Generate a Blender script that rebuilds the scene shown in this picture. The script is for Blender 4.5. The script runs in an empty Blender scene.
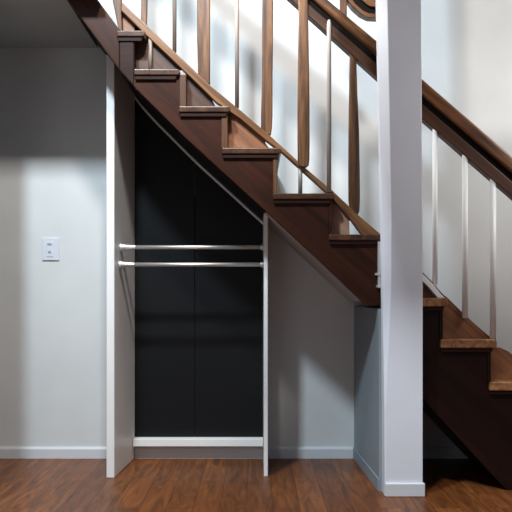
import bpy, bmesh, math, random
from mathutils import Vector
random.seed(7)
C = bpy.context.scene
COL = C.collection
# ------------------------------------------------------------------ camera constants (metres; back wall at Y=0, camera at Y=-4.5)
F = 738.0; CD = 4.5; HZ = 294.0; CH = 1.0
def sc(Y): return F / (Y + CD)
def P(px, py, Y):
    s = sc(Y); return ((px - 256.0) / s, 1.0 * CH + (HZ - py) / s)

# ------------------------------------------------------------------ materials
def nt(name):
    m = bpy.data.materials.new(name); m.use_nodes = True
    t = m.node_tree; b = t.nodes['Principled BSDF']; return m, t, b
def lin(c):
    return tuple(((v/255)/12.92 if v/255 <= .04045 else ((v/255+.055)/1.055)**2.4) for v in c) + (1,)
def paint(name, c, rough=.55, bump=.04, var=.04, spec=.4):
    m, t, b = nt(name)
    tc = t.nodes.new('ShaderNodeTexCoord'); n = t.nodes.new('ShaderNodeTexNoise')
    n.inputs['Scale'].default_value = 3.0; n.inputs['Detail'].default_value = 4
    t.links.new(tc.outputs['Object'], n.inputs['Vector'])
    r = t.nodes.new('ShaderNodeValToRGB'); l = lin(c)
    r.color_ramp.elements[0].color = tuple(x*(1-var) for x in l[:3]) + (1,)
    r.color_ramp.elements[1].color = tuple(min(1, x*(1+var)) for x in l[:3]) + (1,)
    r.color_ramp.elements[0].position = .3; r.color_ramp.elements[1].position = .7
    t.links.new(n.outputs['Fac'], r.inputs['Fac']); t.links.new(r.outputs['Color'], b.inputs['Base Color'])
    n2 = t.nodes.new('ShaderNodeTexNoise'); n2.inputs['Scale'].default_value = 220
    t.links.new(tc.outputs['Object'], n2.inputs['Vector'])
    bp = t.nodes.new('ShaderNodeBump'); bp.inputs['Strength'].default_value = bump; bp.inputs['Distance'].default_value = .002
    t.links.new(n2.outputs['Fac'], bp.inputs['Height']); t.links.new(bp.outputs['Normal'], b.inputs['Normal'])
    b.inputs['Roughness'].default_value = rough; b.inputs['Specular IOR Level'].default_value = spec
    return m
def wood(name, dark, mid, light, axis='x', ang=0.0, rough=.4, fine=1.0, contrast=1.0, spec=.5, knots=0.0):
    """long grain noise stretched along one axis, turned about Y by ang; optional knots"""
    m, t, b = nt(name)
    tc = t.nodes.new('ShaderNodeTexCoord')
    mp0 = t.nodes.new('ShaderNodeMapping'); mp0.inputs['Rotation'].default_value = (0, ang, 0)
    t.links.new(tc.outputs['Object'], mp0.inputs['Vector'])
    mp = t.nodes.new('ShaderNodeMapping')
    S = 26*fine; A = 1.6*fine
    mp.inputs['Scale'].default_value = {'x': (A, S, S), 'y': (S, A, S), 'z': (S, S, A)}[axis]
    t.links.new(mp0.outputs['Vector'], mp.inputs['Vector'])
    n = t.nodes.new('ShaderNodeTexNoise'); n.inputs['Scale'].default_value = 1.0; n.inputs['Detail'].default_value = 6
    n.inputs['Roughness'].default_value = .62; n.inputs['Distortion'].default_value = .8
    t.links.new(mp.outputs['Vector'], n.inputs['Vector'])
    r = t.nodes.new('ShaderNodeValToRGB'); e = r.color_ramp.elements
    e[0].color = lin(dark); e[1].color = lin(light); e[0].position = .5-.22/contrast; e[1].position = .5+.22/contrast
    k = e.new(.5); k.color = lin(mid)
    t.links.new(n.outputs['Fac'], r.inputs['Fac'])
    out = r.outputs['Color']
    if knots:
        v = t.nodes.new('ShaderNodeTexVoronoi'); v.inputs['Scale'].default_value = 1.0
        m3 = t.nodes.new('ShaderNodeMapping'); m3.inputs['Scale'].default_value = (9, 3, 4)
        t.links.new(tc.outputs['Object'], m3.inputs['Vector']); t.links.new(m3.outputs['Vector'], v.inputs['Vector'])
        kr = t.nodes.new('ShaderNodeValToRGB'); ke = kr.color_ramp.elements
        ke[0].position = .08; ke[0].color = (1-knots,)*3+(1,); ke[1].position = .22; ke[1].color = (1, 1, 1, 1)
        t.links.new(v.outputs['Distance'], kr.inputs['Fac'])
        mx = t.nodes.new('ShaderNodeMixRGB'); mx.blend_type = 'MULTIPLY'; mx.inputs[0].default_value = 1
        t.links.new(out, mx.inputs[1]); t.links.new(kr.outputs['Color'], mx.inputs[2]); out = mx.outputs[0]
    t.links.new(out, b.inputs['Base Color'])
    bp = t.nodes.new('ShaderNodeBump'); bp.inputs['Strength'].default_value = .15; bp.inputs['Distance'].default_value = .003
    t.links.new(n.outputs['Fac'], bp.inputs['Height']); t.links.new(bp.outputs['Normal'], b.inputs['Normal'])
    b.inputs['Roughness'].default_value = rough; b.inputs['Specular IOR Level'].default_value = spec
    return m
def metal(name, c, rough=.3):
    m, t, b = nt(name); b.inputs['Metallic'].default_value = 1; b.inputs['Roughness'].default_value = rough
    tc = t.nodes.new('ShaderNodeTexCoord'); n = t.nodes.new('ShaderNodeTexNoise'); n.inputs['Scale'].default_value = 40
    t.links.new(tc.outputs['Object'], n.inputs['Vector'])
    r = t.nodes.new('ShaderNodeValToRGB'); l = lin(c)
    r.color_ramp.elements[0].color = tuple(x*.85 for x in l[:3])+(1,); r.color_ramp.elements[1].color = l
    t.links.new(n.outputs['Fac'], r.inputs['Fac']); t.links.new(r.outputs['Color'], b.inputs['Base Color'])
    return m
def floor_mat():
    m, t, b = nt('floor_planks')
    tc = t.nodes.new('ShaderNodeTexCoord')
    sw = t.nodes.new('ShaderNodeMapping'); sw.inputs['Rotation'].default_value = (0, 0, math.pi/2); sw.inputs['Location'].default_value = (.3, .045, 0)
    t.links.new(tc.outputs['Object'], sw.inputs['Vector'])
    br = t.nodes.new('ShaderNodeTexBrick')
    br.inputs['Color1'].default_value = (0, 0, 0, 1); br.inputs['Color2'].default_value = (1, 1, 1, 1); br.inputs['Mortar'].default_value = (.5, .5, .5, 1)
    br.inputs['Scale'].default_value = 1; br.inputs['Mortar Size'].default_value = .0012; br.inputs['Brick Width'].default_value = 1.35
    br.inputs['Row Height'].default_value = .125; br.inputs['Bias'].default_value = 0; br.inputs['Mortar Smooth'].default_value = .1
    br.offset = .37; t.links.new(sw.outputs['Vector'], br.inputs['Vector'])
    # per plank shift of the grain
    sep = t.nodes.new('ShaderNodeVectorMath'); sep.operation = 'MULTIPLY_ADD'
    sep.inputs[1].default_value = (7, 13, 5); t.links.new(br.outputs['Color'], sep.inputs[0]); t.links.new(tc.outputs['Object'], sep.inputs[2])
    mp = t.nodes.new('ShaderNodeMapping'); mp.inputs['Scale'].default_value = (19, 2.2, 19)
    t.links.new(sep.outputs[0], mp.inputs['Vector'])
    n = t.nodes.new('ShaderNodeTexNoise'); n.inputs['Scale'].default_value = 1; n.inputs['Detail'].default_value = 7; n.inputs['Roughness'].default_value = .65; n.inputs['Distortion'].default_value = 1.6
    t.links.new(mp.outputs['Vector'], n.inputs['Vector'])
    r = t.nodes.new('ShaderNodeValToRGB'); e = r.color_ramp.elements
    e[0].position = .28; e[0].color = lin((66, 36, 17)); e[1].position = .8; e[1].color = lin((146, 90, 46))
    k = e.new(.5); k.color = lin((110, 63, 30))
    t.links.new(n.outputs['Fac'], r.inputs['Fac'])
    tone = t.nodes.new('ShaderNodeValToRGB'); tone.color_ramp.elements[0].color = (.72, .70, .68, 1); tone.color_ramp.elements[1].color = (1.12, 1.08, 1.0, 1)
    t.links.new(br.outputs['Color'], tone.inputs['Fac'])
    mx = t.nodes.new('ShaderNodeMixRGB'); mx.blend_type = 'MULTIPLY'; mx.inputs[0].default_value = 1
    t.links.new(r.outputs['Color'], mx.inputs[1]); t.links.new(tone.outputs['Color'], mx.inputs[2])
    m2 = t.nodes.new('ShaderNodeMixRGB'); m2.inputs[2].default_value = lin((30, 15, 9))
    t.links.new(br.outputs['Fac'], m2.inputs[0]); t.links.new(mx.outputs[0], m2.inputs[1])
    t.links.new(m2.outputs[0], b.inputs['Base Color'])
    bp = t.nodes.new('ShaderNodeBump'); bp.inputs['Strength'].default_value = .2; bp.inputs['Distance'].default_value = .002
    t.links.new(n.outputs['Fac'], bp.inputs['Height']); t.links.new(bp.outputs['Normal'], b.inputs['Normal'])
    b.inputs['Roughness'].default_value = .42; b.inputs['Specular IOR Level'].default_value = .4
    return m
SL = math.atan(.87)
M = dict(
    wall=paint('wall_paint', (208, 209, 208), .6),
    wing=paint('wing_shaded_paint', (136, 145, 152), .55),  # wall paint darkened: the wing's shade is put into the colour
    upper=paint('ceiling_paint', (170, 173, 171), .7),
    trim=paint('trim_paint', (206, 208, 212), .4),
    trim_white=paint('bright_trim', (245, 245, 248), .35),
    closet=paint('closet_white', (236, 234, 231), .4),
    closet_black=paint('closet_black', (9, 11, 14), .5, .02, spec=.25),
    column=paint('column_paint', (222, 224, 232), .45),
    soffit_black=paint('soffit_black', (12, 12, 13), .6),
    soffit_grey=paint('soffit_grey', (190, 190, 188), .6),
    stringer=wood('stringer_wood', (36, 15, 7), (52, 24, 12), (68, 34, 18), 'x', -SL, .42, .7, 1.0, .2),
    stringer_shaded=wood('shaded_stringer_wood', (20, 8, 5), (30, 13, 8), (40, 18, 11), 'x', -SL, .45, .7, 1.0, .2),  # stringer wood darkened; shade on the right part is in the colour
    board=wood('upper_board_wood', (38, 18, 9), (54, 28, 15), (70, 38, 22), 'x', -.93, .27, .5, .8),
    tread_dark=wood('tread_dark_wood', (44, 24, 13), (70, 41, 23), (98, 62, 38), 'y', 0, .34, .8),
    tread=wood('tread_lit_wood', (76, 44, 25), (138, 92, 58), (176, 128, 88), 'y', 0, .38, .8),  # same tread wood, lighter to carry the light on the right-hand steps
    tread_end=wood('riser_wood', (54, 30, 14), (86, 53, 29), (120, 80, 48), 'z', 0, .4),
    infill=wood('infill_wood', (92, 54, 32), (140, 90, 58), (170, 114, 76), 'x', -SL, .45, .7),
    infill_dark=wood('infill_dark_wood', (52, 29, 18), (74, 44, 28), (96, 60, 40), 'x', -SL, .45, .6),
    infill_pink=wood('infill_pale_wood', (140, 100, 78), (160, 120, 96), (176, 136, 110), 'x', -SL, .5, .5, .6),
    slat=wood('slat_wood', (46, 26, 12), (88, 55, 31), (126, 86, 52), 'z', 0, .42, 1.0, 1.5, .4, .55),
    rail=wood('rail_wood', (50, 26, 11), (96, 58, 29), (134, 86, 46), 'x', -SL, .36, 1.2, 1.4),
    rail_low=wood('rail_board_wood', (42, 22, 11), (66, 37, 21), (90, 54, 32), 'x', -SL, .45, .8, spec=.3),
    groove=paint('groove_dark', (13, 8, 6), .7, spec=.1),
    shoe=wood('shoe_wood', (76, 46, 24), (116, 76, 44), (148, 104, 66), 'x', -SL, .36, 1.1),
    dark_shade=wood('dark_shade_wood', (30, 13, 8), (40, 18, 11), (50, 25, 15), 'x', 0, .5, spec=.2),  # dark brown of the painted under-tread shadows, corner block and first riser
    spindle=paint('spindle_white', (240, 240, 238), .35),
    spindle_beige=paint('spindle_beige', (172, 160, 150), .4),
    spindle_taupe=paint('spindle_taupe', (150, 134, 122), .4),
    chrome=metal('chrome', (236, 232, 228), .48),
    steel=metal('steel', (225, 224, 222), .5),
    plastic=paint('switch_plastic', (208, 211, 218), .3, 0, .01),
    plastic_grey=paint('switch_grey', (150, 156, 168), .35, 0, .01),
    floor=floor_mat(),
)
# ------------------------------------------------------------------ builders
def empty(name, loc):
    o = bpy.data.objects.new(name, None); o.location = loc; o.empty_display_size = .1; COL.objects.link(o); return o
def tag(o, label, cat, group=None):
    o['label'] = label; o['category'] = cat
    if group: o['group'] = group
    return o
def link(name, bm, mat, parent=None, bevel=0, seg=2, smooth=False, kind=None):
    bmesh.ops.recalc_face_normals(bm, faces=bm.faces)
    if parent is not None:
        off = Vector(parent.location); q = parent.parent
        while q is not None: off += Vector(q.location); q = q.parent
    else:                                    # origin at the thing's base
        xs = [v.co for v in bm.verts]
        off = Vector((sum(v.x for v in xs)/len(xs), sum(v.y for v in xs)/len(xs), min(v.z for v in xs)))
        if kind: off = Vector((0, 0, 0))
    for v in bm.verts: v.co -= off
    me = bpy.data.meshes.new(name); bm.to_mesh(me); bm.free()
    me.materials.append(mat)
    o = bpy.data.objects.new(name, me); COL.objects.link(o)
    if parent is not None: o.parent = parent
    else: o.location = off
    if smooth:
        for p in me.polygons: p.use_smooth = True
    if bevel:
        b = o.modifiers.new('bevel', 'BEVEL'); b.width = bevel; b.segments = seg; b.limit_method = 'ANGLE'; b.angle_limit = math.radians(40)
    if kind: o['kind'] = kind
    return o
def extrude(bm, f, b):
    """solid between outline f and outline b (same count, 3D points)"""
    vf = [bm.verts.new(p) for p in f]; vb = [bm.verts.new(p) for p in b]; n = len(f)
    bm.faces.new(vf); bm.faces.new(vb[::-1])
    for i in range(n):
        j = (i+1) % n; bm.faces.new((vf[j], vf[i], vb[i], vb[j]))
    return bm
def prism(pts, Y0, Y1, Yref=None, bm=None):
    """outline given at depth Yref, extruded along Y"""
    if Yref is None: Yref = Y0
    bm = bm or bmesh.new(); q = [P(x, y, Yref) for x, y in pts]
    return extrude(bm, [(x, Y0, z) for x, z in q], [(x, Y1, z) for x, z in q])
def xprism(pts, Y0, Y1, bm=None):
    bm = bm or bmesh.new()
    return extrude(bm, [(x, Y0, z) for x, z in pts], [(x, Y1, z) for x, z in pts])
def plan(pts, z0, z1, bm=None):
    bm = bm or bmesh.new()
    return extrude(bm, [(x, y, z0) for x, y in pts], [(x, y, z1) for x, y in pts])
def box(x0, x1, y0, y1, z0, z1, bm=None):
    return plan([(x0, y0), (x1, y0), (x1, y1), (x0, y1)], z0, z1, bm)
def tube(a, b, r, n=16, bm=None, r2=None, rings=None):
    bm = bm or bmesh.new(); a = Vector(a); b = Vector(b); d = (b-a).normalized()
    u = d.orthogonal().normalized(); w = d.cross(u)
    rings = rings or [(0, r), (1, r2 or r)]
    R = []
    for t, rr in rings:
        c = a.lerp(b, t)
        R.append([bm.verts.new(c + (u*math.cos(k*2*math.pi/n) + w*math.sin(k*2*math.pi/n))*rr) for k in range(n)])
    for i in range(len(R)-1):
        for k in range(n): bm.faces.new((R[i][k], R[i][(k+1) % n], R[i+1][(k+1) % n], R[i+1][k]))
    bm.faces.new(R[0][::-1]); bm.faces.new(R[-1]); return bm

# ------------------------------------------------------------------ setting
link('floor', box(-3.2, 3.6, -6.0, .1, -.08, 0), M['floor'], kind='structure')
link('wall_back', box(-3.2, 3.6, 0, .12, 0, 4.6), M['wall'], kind='structure')
XC = -.966
link('ceiling', plan([(-3.2, -.86), (-.78, -.86), (-.78, -.752), (XC, -.752), (XC, 0), (-3.2, 0)], 2.5, 2.53), M['upper'], kind='structure')  # unseen front lip added to block light past the ceiling edge
link('wall_left_blocker', box(-3.2, -1.312, -.78, -.74, 0, 2.5), M['wall'], kind='structure')  # unseen stub added to shade the left end of the back wall
link('shadow_slab', plan([(-.21, -1.86), (3.2, -1.86), (3.2, -.9), (.42, -.9), (.14, -1.31)], 2.5, 2.66), M['upper'], kind='structure')  # unseen slab added, outline shaped to shadow column and right side
BH = .068
def skirting(name, x0, x1):
    bm = bmesh.new()
    pr = [(0, 0), (-.016, 0), (-.016, BH-.012), (-.009, BH), (0, BH)]
    extrude(bm, [(x0, y, z) for y, z in pr], [(x1, y, z) for y, z in pr])
    link(name, bm, M['trim'], kind='structure')
skirting('baseboard_left', -3.2, -.79)
skirting('baseboard_closet', -.735, .042)
skirting('baseboard_center', .066, .59)
skirting('baseboard_right', .76, 3.6)
# low wing wall under the stair, from the back wall to the column
wz = .925
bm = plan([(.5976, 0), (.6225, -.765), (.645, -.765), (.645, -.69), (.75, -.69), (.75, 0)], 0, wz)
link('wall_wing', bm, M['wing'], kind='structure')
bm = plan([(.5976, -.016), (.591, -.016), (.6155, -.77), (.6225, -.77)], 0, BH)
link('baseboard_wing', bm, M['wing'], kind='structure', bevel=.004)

# ------------------------------------------------------------------ column
YC0, YC1 = -.852, -.768
col = tag(empty('square_column', (.72, -.81, 0)), 'tall white square column standing on the floor in front of the staircase', 'column')
s = sc(YC0)
def xc(px): return (px + (2.0 if px < 400 else 0) - 256)/s
# chamfer shaped to stand for the strip of light; dies out towards the bottom
secs = [(0.0, 382.7, 422.8, .004), (.42, 382.4, 422.8, .004), (.75, 382.0, 422.8, .022), (1.0, 381.6, 422.8, .036), (1.35, 381, 422.6, .042), (2.6, 375.6, 421.0, .046), (4.4, 369, 419, .048)]
bm = bmesh.new(); rings = []
for z, a, b_, c in secs:
    x0, x1 = xc(a), xc(b_)
    k = min(c*1.0, .05)
    rings.append([bm.verts.new(p) for p in ((x0+c, YC0, z), (x1, YC0, z), (x1, YC1, z), (x0, YC1, z), (x0, YC0+k, z))])
for i in range(len(rings)-1):
    for j in range(5): bm.faces.new((rings[i][j], rings[i][(j+1) % 5], rings[i+1][(j+1) % 5], rings[i+1][j]))
bm.faces.new(rings[0][::-1]); bm.faces.new(rings[-1])
link('shaft', bm, M['column'], col, bevel=.003)
link('plinth', box(xc(383.2), xc(424.6), YC0-.014, YC1, 0, .066), M['trim'], col, bevel=.004)

# ------------------------------------------------------------------ staircase
YS0, YS1 = -.74, -.70          # face and back of the stringer
st = tag(empty('staircase', (.3, -.37, 0)), 'dark stained wooden staircase with open treads climbing left above the closet', 'staircase')
low = [(119.4, 70), (136.5, 89), (185, 137.5), (263.5, 209), (315, 256.8), (340, 280.5), (366, 305.5), (383.5, 305.5)]
low_r = [(384, 362), (422.5, 399), (480.5, 462), (507, 490.3)]
top = [(640, 490.3), (640, 456), (590, 456), (590, 420), (540, 420), (540, 385), (488, 385), (488, 342), (440, 342), (440, 300), (414, 300), (414, 268), (384, 268), (384, 237), (329, 237), (329, 196), (274, 196), (274, 152), (223, 152), (223, 109), (180, 109), (180, 72), (133, 72), (133, 35), (119.4, 35)]
k = top.index((384, 268)) + 1
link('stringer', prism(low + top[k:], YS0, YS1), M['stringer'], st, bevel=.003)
link('stringer', prism([(383.7, 362)] + low_r[1:] + top[:k], YS0, YS1), M['stringer_shaded'], st, bevel=.003)
link('upper_board', prism([(62, -8), (67.8, 0), (119.4, 70), (119.4, 29), (98, 0), (92, -8)], YS0-.004, YS1), M['board'], st, bevel=.004)
link('corner_block', prism([(119.6, 40), (133.5, 40), (133.5, 73), (133.5, 85), (119.6, 70)], YS0-.007, YS1), M['dark_shade'], st, bevel=.003)
T = [(117, 145.5, 31), (134, 180, 69.5), (179, 230.5, 106.5), (222, 281.5, 148), (273, 334, 193.5), (329, 390, 234.5), (383, 420, 266), (414, 447.5, 298), (440.5, 496.5, 339.5), (489.5, 546, 382), (540, 596, 418), (590, 646, 454)]
YT = -.762
for i, (a, b_, y) in enumerate(T):
    h = 6.0 if i < 7 else 8.5
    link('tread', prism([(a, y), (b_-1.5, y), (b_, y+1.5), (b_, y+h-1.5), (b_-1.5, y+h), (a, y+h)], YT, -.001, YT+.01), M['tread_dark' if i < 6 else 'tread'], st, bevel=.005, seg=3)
    if i < 11:
        link('nosing_shadow', prism([(a+1, y+h), (b_-3, y+h), (b_-4.5, y+h+4), (a+1, y+h+4)], YS0-.014, YS0+.001), M['dark_shade'], st, bevel=.002)  # dark strip standing for the shadow under each tread
RX = [(128, 134), (179.5, 186), (221.5, 227.5), (273, 277), (329, 332), (384, 387), (414, 417), (440, 443), (488, 491), (540, 543), (590, 593)]
for i, (a, b_) in enumerate(RX):
    y0 = T[i][2] + 5; y1 = T[i+1][2] + .5
    if i == 0:
        link('riser', prism([(a, y0), (b_, y0), (b_, y1), (a, y1)], YS0-.003, -.001), M['dark_shade'], st)
    else:
        link('riser', prism([(a, y0), (b_, y0), (b_, y1), (a, y1)], YS0-.006, -.001), M['tread_end'] if i < 4 else M['stringer'] if i < 6 else M['stringer_shaded'], st, bevel=.002)
a, y = T[-1][1]-4, T[-1][2]
link('riser', prism([(a, y+5), (a+3, y+5), (a+3, 489.9), (a, 489.9)], YS0-.006, -.001), M['stringer'], st)
# panels filling the triangles between tread, riser and base rail
YI0, YI1 = -.672, -.660
INF = [
    ([(120, 2), (146, 30), (146, 31.5), (120, 31.5)], 'infill'),
    ([(134, 24), (150, 39), (182, 66), (182, 70), (134, 70)], 'infill_dark'),
    ([(186, 70), (200, 84), (210, 95), (215.5, 107), (186, 107)], 'infill_dark'),
    ([(227, 108), (246, 122), (264, 138), (266, 144), (270, 149), (227, 149)], 'infill'),
    ([(330, 195), (349.5, 214), (349.5, 235), (330, 235)], 'infill_pink'),
    ([(384, 232), (415, 262), (420, 267), (384, 267)], 'infill'),
    ([(417, 274), (424, 279), (433, 288), (441, 299), (417, 299)], 'infill'),
    ([(442, 294), (447, 297), (460, 310), (474, 323), (489, 336), (493, 340.5), (442, 340.5)], 'infill'),
    ([(490, 347.5), (500, 347.5), (508, 351), (520, 361), (542, 383), (490, 383)], 'infill'),
    ([(542, 390), (592, 419), (542, 419)], 'infill'),
]
for pts, m in INF:
    link('infill_panel', prism(pts, YI0, YI1), M[m], st, bevel=.002)
# base rail under the balusters
up = [(121, .5), (147.6, 26), (182, 58.6), (211, 86), (239, 109), (270.6, 136), (308, 170), (333.6, 191.5), (359, 215.5), (383, 236)]
lo = [(390, 243), (372, 234.8), (362, 234.8), (349, 217), (328.5, 194.5), (283, 153), (266, 140.5), (240, 118.5), (216, 102), (180, 67), (146.6, 35.5), (121, 10.5)]
bal = tag(empty('stair_balustrade', (.3, -.68, 1.0)), 'brown wooden handrail and balusters running up the staircase behind the white column', 'balustrade')
link('base_rail', prism(up + lo, -.705, -.655), M['shoe'], bal, bevel=.005, seg=3)
# the dark capped white strip where the base rail runs out on the right
link('base_rail_end', prism([(417, 268), (424, 275.2), (433, 284), (441, 294), (445, 298), (438, 298), (430, 288.5), (423, 281.5), (417, 276)], -.715, -.66), M['spindle'], bal, bevel=.002)['label'] = 'white curved strip'
link('base_rail_cap', prism([(417, 266.4), (424, 273.6), (433, 282.6), (439, 290), (446, 297.3), (442, 297.3), (433, 285), (424, 276.2), (417, 269.2)], -.697, -.656), M['groove'], bal, bevel=.001)
# handrail: moulded top, dark groove, lower board
def hy(x): return -1 + (x-326)*.852 + 1.0          # upper edge of the handrail
xs = [104, 180, 250, 300, 350, 421, 470, 512, 560, 640]
def top_edge(x): return (x-326)*.84 if x < 421 else 79.8 + (x-421)*.862
def bot_edge(x): return 14 + (x-306)*.905 if x < 421 else 118.1 + (x-421)*.87
def band(f0, f1):
    return [(x, top_edge(x)*(1-f0)+bot_edge(x)*f0) for x in xs] + [(x, top_edge(x)*(1-f1)+bot_edge(x)*f1) for x in xs[::-1]]
link('handrail', prism(band(0, .40), -.725, -.640, -.70), M['rail'], bal, bevel=.012, seg=3)
link('handrail_groove', prism(band(.38, .64), -.700, -.660), M['groove'], bal)
link('handrail_board', prism(band(.62, 1.0), -.710, -.650, -.70), M['rail_low'], bal, bevel=.004)
# flat wooden balusters
def slat(pts, Y0=-.700, Y1=-.674, mat='slat', name='slat_baluster'):
    L = [(l, y) for y, l, r in pts]; R = [(r, y) for y, l, r in pts]
    return link(name, prism(L + R[::-1], Y0, Y1, -.70), M[mat], bal, bevel=.006, seg=3)
slat([(-166, 110, 119), (-50, 110, 121), (0, 112.5, 121.5), (15, 115.5, 121.5), (31, 118.5, 122.5)])
slat([(-138, 141, 148), (-50, 141, 148), (10, 141, 147), (24, 140.5, 146.5), (27, 140.5, 146.5)])
slat([(-86, 197, 210), (-50, 197, 210), (40, 197, 210), (60, 197.5, 210), (84, 197.8, 210)])
slat([(-50, 262.5, 273.5), (40, 262, 273), (80, 262, 272.6), (115, 261, 272.6), (128, 261, 272), (135, 262, 271)])
slat([(-6, 298, 307.4), (0, 298, 307.5), (20, 298.5, 308), (50, 298, 308.5), (100, 297.3, 309.2), (140, 297.3, 309.4), (160, 297.5, 309.2), (166, 298.5, 308.5), (168, 300.5, 306.5)], -.728, -.702)
slat([(44, 350.5, 355.5), (58, 350, 356.5), (90, 349.5, 357.5), (130, 348.8, 359.2), (170, 348.6, 360), (200, 348.8, 360.2), (211, 350, 359.6), (215, 352.5, 358)])
# thin round balusters
def spin(px, y0, y1, w, mat, Y=-.688, round_top=False, name='spindle_baluster'):
    s_ = sc(Y); a = P(px, y0, Y); b_ = P(px, y1, Y); r = w/2/s_
    rg = [(0, r*.5), (.02, r*.9), (.045, r), (1, r)] if round_top else [(0, r), (1, r)]
    return link(name, tube((a[0], Y, a[1]), (b_[0], Y, b_[1]), r, 14, rings=rg), M[mat], bal, smooth=True)
spin(174.5, -107, 52, 4.2, 'spindle_taupe')
spin(237, -50, 108, 4.2, 'spindle_taupe')
spin(150.3, 36, 70, 4.0, 'spindle_taupe')
spin(300.3, 165, 194, 4.2, 'spindle_taupe')
spin(329, 20, 192, 4.6, 'spindle_beige', -.715, True)
spin(435, 126, 285, 5.0, 'spindle')
spin(465, 150, 318, 5.8, 'spindle')
spin(493, 174, 340, 6.2, 'spindle')
# ------------------------------------------------------------------ soffit (underside) with its black closet section
def soffit(pts, d, mat, Yb=-.002):
    q = [P(x, y, YS0) for x, y in pts]
    lo_ = [(x, z+d) for x, z in q]; hi_ = [(x, z+d+.02) for x, z in q]
    return link('soffit', xprism(lo_ + hi_[::-1], YS1-.001, Yb), M[mat], st)
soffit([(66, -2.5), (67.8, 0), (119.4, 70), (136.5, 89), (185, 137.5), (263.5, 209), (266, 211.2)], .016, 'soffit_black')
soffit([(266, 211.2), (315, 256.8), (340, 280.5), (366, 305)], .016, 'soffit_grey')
soffit([(424, 401), (480.5, 462), (505, 488)], .01, 'stringer')

# ------------------------------------------------------------------ closet under the stair
cl = tag(empty('closet', (-.36, -.24, 0)), 'open white closet with black back panels built under the staircase', 'closet')
def zs(X, d=.014):                       # underside height at X
    px = 256 + X*sc(YS0)
    pts = [(36, -43), (67.8, 0), (119.4, 70), (136.5, 89), (185, 137.5), (263.5, 209), (315, 256.8)]
    for (x0, y0), (x1, y1) in zip(pts, pts[1:]):
        if x0 <= px <= x1: return P(px, y0+(y1-y0)*(px-x0)/(x1-x0), YS0)[1] + d
# left side panel, turned a touch so its inner face shows
YL = -.49
f = [(-.8135, 0), (-.770, 0), (-.770, zs(-.770)), (-.8135, zs(-.8135, .006))]
b_ = [(-.790, 0), (-.738, 0), (-.738, zs(-.738)), (-.790, zs(-.790))]
bm = extrude(bmesh.new(), [(x, YL, z) for x, z in f], [(x, -.001, z) for x, z in b_])
link('side_panel', bm, M['closet'], cl, bevel=.004)
link('side_panel', xprism([(.043, 0), (.0655, 0), (.0655, zs(.0655)+.006), (.054, zs(.054)+.006), (.043, zs(.043)+.006)], -.462, -.001), M['closet'], cl, bevel=.004)
xm = (195-256)/164
def back(x0, x1, n=3):
    pts = [(x0, .131)] + [(x1, .131)]
    tp = [x0 + (x1-x0)*k/8 for k in range(9)]
    link('back_panel', xprism(pts + [(x, zs(x)-.003) for x in tp[::-1]], -.014, -.001), M['closet_black'], cl, bevel=.0015)
link('panel_joint', box(xm-.004, xm+.004, -.004, -.001, .131, 1.6), M['soffit_black'], cl)
back(-.737, xm-.0015); back(xm+.0015, .042)
link('base_ledge', box(-.737, .042, -.075, -.001, .085, .130), M['closet'], cl, bevel=.003)
tp = [-.736 + (.042+.736)*k/16 for k in range(17)]
link('top_trim', xprism([(x, zs(x)-.014-.010) for x in tp] + [(x, zs(x)-.014+.006) for x in tp[::-1]], -.03, -.0145), M['trim_white'], cl)
# ------------------------------------------------------------------ hanging rods
def rod(Y, z, label):
    xl = -.770 + (.770-.738)*(Y-YL)/(-YL); xr = .043
    t = tag(empty('closet_rod', (-.36, Y, z)), label, 'rod', 'closet rods')
    link('rod', tube((xl+.004, Y, z), (xr-.002, Y, z), .0115, 18), M['chrome'], t, smooth=True)
    so_ = link('end_socket', tube((xl, Y, z), (xl+.085, Y, z), .023, 20, rings=[(0, .023), (.14, .023), (.16, .020), (.32, .018), (.36, .0165), (1, .0125)]), M['steel'], t, smooth=False)
    link('end_socket', tube((xr, Y, z), (xr-.02, Y, z), .02, 20, rings=[(0, .02), (.4, .02), (.45, .016), (1, .015)]), M['steel'], t)
    bm = tube((xl+.010, Y-.024, z-.002), (xl+.010, Y-.010, z-.002), .007, 10)
    link('set_screw', bm, M['chrome'], so_)
rod(-.36, 1.262, 'upper chrome hanging rod across the open black closet')
rod(-.385, 1.164, 'lower chrome hanging rod across the open black closet')
# ------------------------------------------------------------------ light switch
x0, zt = P(42.6, 238, 0); x1, zb = P(59.5, 260.5, 0)
sw = tag(empty('light_switch', ((x0+x1)/2, 0, zb)), 'small white light switch plate on the left wall', 'light switch')
link('plate', box(x0, x1, -.008, -.0005, zb, zt), M['plastic'], sw, bevel=.003)
cx = (x0+x1)/2 - .006
rk = link('rocker', box(cx-.021, cx+.021, -.011, -.008, zb+.022, zt-.022), M['plastic'], sw, bevel=.002)
link('toggle', box(cx-.013, cx+.012, -.014, -.011, zt-.043, zt-.033), M['plastic_grey'], rk, bevel=.0015)
link('toggle', box(cx-.008, cx+.008, -.014, -.011, zb+.045, zb+.058), M['plastic_grey'], rk, bevel=.0015)
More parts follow.
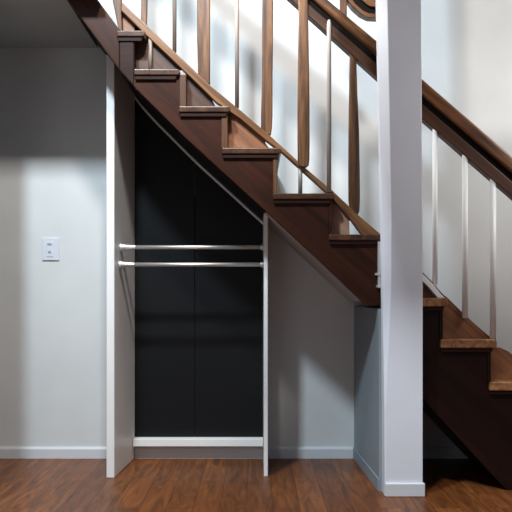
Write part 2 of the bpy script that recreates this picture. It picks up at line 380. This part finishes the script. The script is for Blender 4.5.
# ------------------------------------------------------------------ small metal latch by the column, screw on the wall
Yl = -.768
a = P(379, 288, Yl)
la = tag(empty('door_latch', (a[0], Yl+.012, a[1])), 'thin metal latch strip on the stair end beside the white column', 'latch')
link('strip', prism([(378, 241.5), (380.6, 241.5), (380.6, 288), (378, 288)], Yl, -.741), M['steel'], la, bevel=.001)
link('catch', prism([(375.6, 273), (380.4, 273), (380.4, 275.4), (375.6, 275.4)], Yl-.006, -.741), M['chrome'], la, bevel=.001)
link('catch', prism([(377, 285.4), (380.6, 285.4), (380.6, 287.6), (377, 287.6)], Yl-.006, -.741), M['chrome'], la, bevel=.001)
a = P(271, 261, 0)
sc_o = link('wall_screw', tube((a[0], -.012, a[1]), (a[0], -.0005, a[1]), .009, 14, rings=[(0, .005), (.3, .009), (.6, .009), (.65, .004), (1, .004)]), M['spindle'])
tag(sc_o, 'tiny metal screw head on the wall right of the closet', 'screw')
# ------------------------------------------------------------------ end of an upper handrail behind the column top
Yu = -.56
uh = tag(empty('upper_handrail', (.6, Yu, 2.4)), 'curved end of a brown upper handrail near the top of the white column', 'handrail')
c0 = [(330, -30), (346, -4), (353, 6), (361, 13), (368, 16.5), (382, 17.2)]
def off(c, d):
    out = []
    for i in range(len(c)):
        a_ = Vector(c[max(i-1, 0)]); b2 = Vector(c[min(i+1, len(c)-1)]); t_ = (b2-a_).normalized()
        out.append((c[i][0] + t_.y*d, c[i][1] - t_.x*d))
    return out
link('rail_edge', prism(off(c0, 3.5) + off(c0, -1)[::-1], Yu-.03, Yu+.03), M['rail'], uh, bevel=.004)
link('rail_groove', prism(off(c0, 11) + off(c0, 3.2)[::-1], Yu-.02, Yu+.02), M['groove'], uh)
link('rail_cap', prism(off(c0, 20) + off(c0, 10.5)[::-1], Yu-.035, Yu+.035), M['rail'], uh, bevel=.006)
link('baluster', prism([(340, -40), (347, -40), (347, 20), (340, 14)], Yu-.012, Yu+.012), M['slat'], uh, bevel=.003)

# ------------------------------------------------------------------ lights
def area(name, loc, tgt, size, power, col=(1, 1, 1), sy=None):
    l = bpy.data.lights.new(name, 'AREA'); l.energy = power; l.color = col; l.size = size
    if sy: l.shape = 'RECTANGLE'; l.size_y = sy
    o = bpy.data.objects.new(name, l); COL.objects.link(o); o.location = loc
    o.rotation_euler = (Vector(tgt)-Vector(loc)).to_track_quat('-Z', 'Y').to_euler(); return o
area('high_window_light', (-1.05, -2.84, 4.18), (-.2, 0, 1.2), .27, 172, (.72, .88, 1.0))
area('high_window_light_right', (-.25, -2.84, 4.18), (-.6, 0, 1.2), .27, 112, (1, .96, .92))
area('stairwell_light', (-.45, -1.75, 5.0), (.1, 0, 2.2), 1.6, 32, (1, .98, .96))
area('right_fill', (2.0, -1.22, 2.1), (1.0, 0, 1.5), .6, 15, (1, .97, .94))  # added fill for right wall, spindles and lower treads
area('room_fill', (-1.6, -5.4, .5), (-.2, 0, .7), 1.6, 11, (.96, .98, 1.0), 1.0)
sp = bpy.data.lights.new('column_fill_spot', 'SPOT'); sp.energy = 190; sp.spot_size = math.radians(42); sp.spot_blend = .8; sp.shadow_soft_size = .12  # added spot brightening the column chamfer, no fixture there
so = bpy.data.objects.new('column_fill_spot', sp); COL.objects.link(so); so.location = (-.9, -.98, 3.2)
so.rotation_euler = (Vector((.64, -.85, 1.9))-Vector(so.location)).to_track_quat('-Z', 'Y').to_euler()
W = bpy.data.worlds.new('world'); C.world = W; W.use_nodes = True
W.node_tree.nodes['Background'].inputs['Color'].default_value = (.80, .88, 1, 1)
W.node_tree.nodes['Background'].inputs['Strength'].default_value = .19
# ------------------------------------------------------------------ camera
cam = bpy.data.cameras.new('camera'); co = bpy.data.objects.new('camera', cam); COL.objects.link(co)
co.location = (0, -CD, CH); co.rotation_euler = (math.pi/2, 0, 0)
cam.sensor_width = 36; cam.lens = 36*F/512; cam.shift_y = (HZ-256)/512
C.camera = co
C.view_settings.view_transform = 'Standard'; C.view_settings.look = 'None'; C.view_settings.exposure = -.16
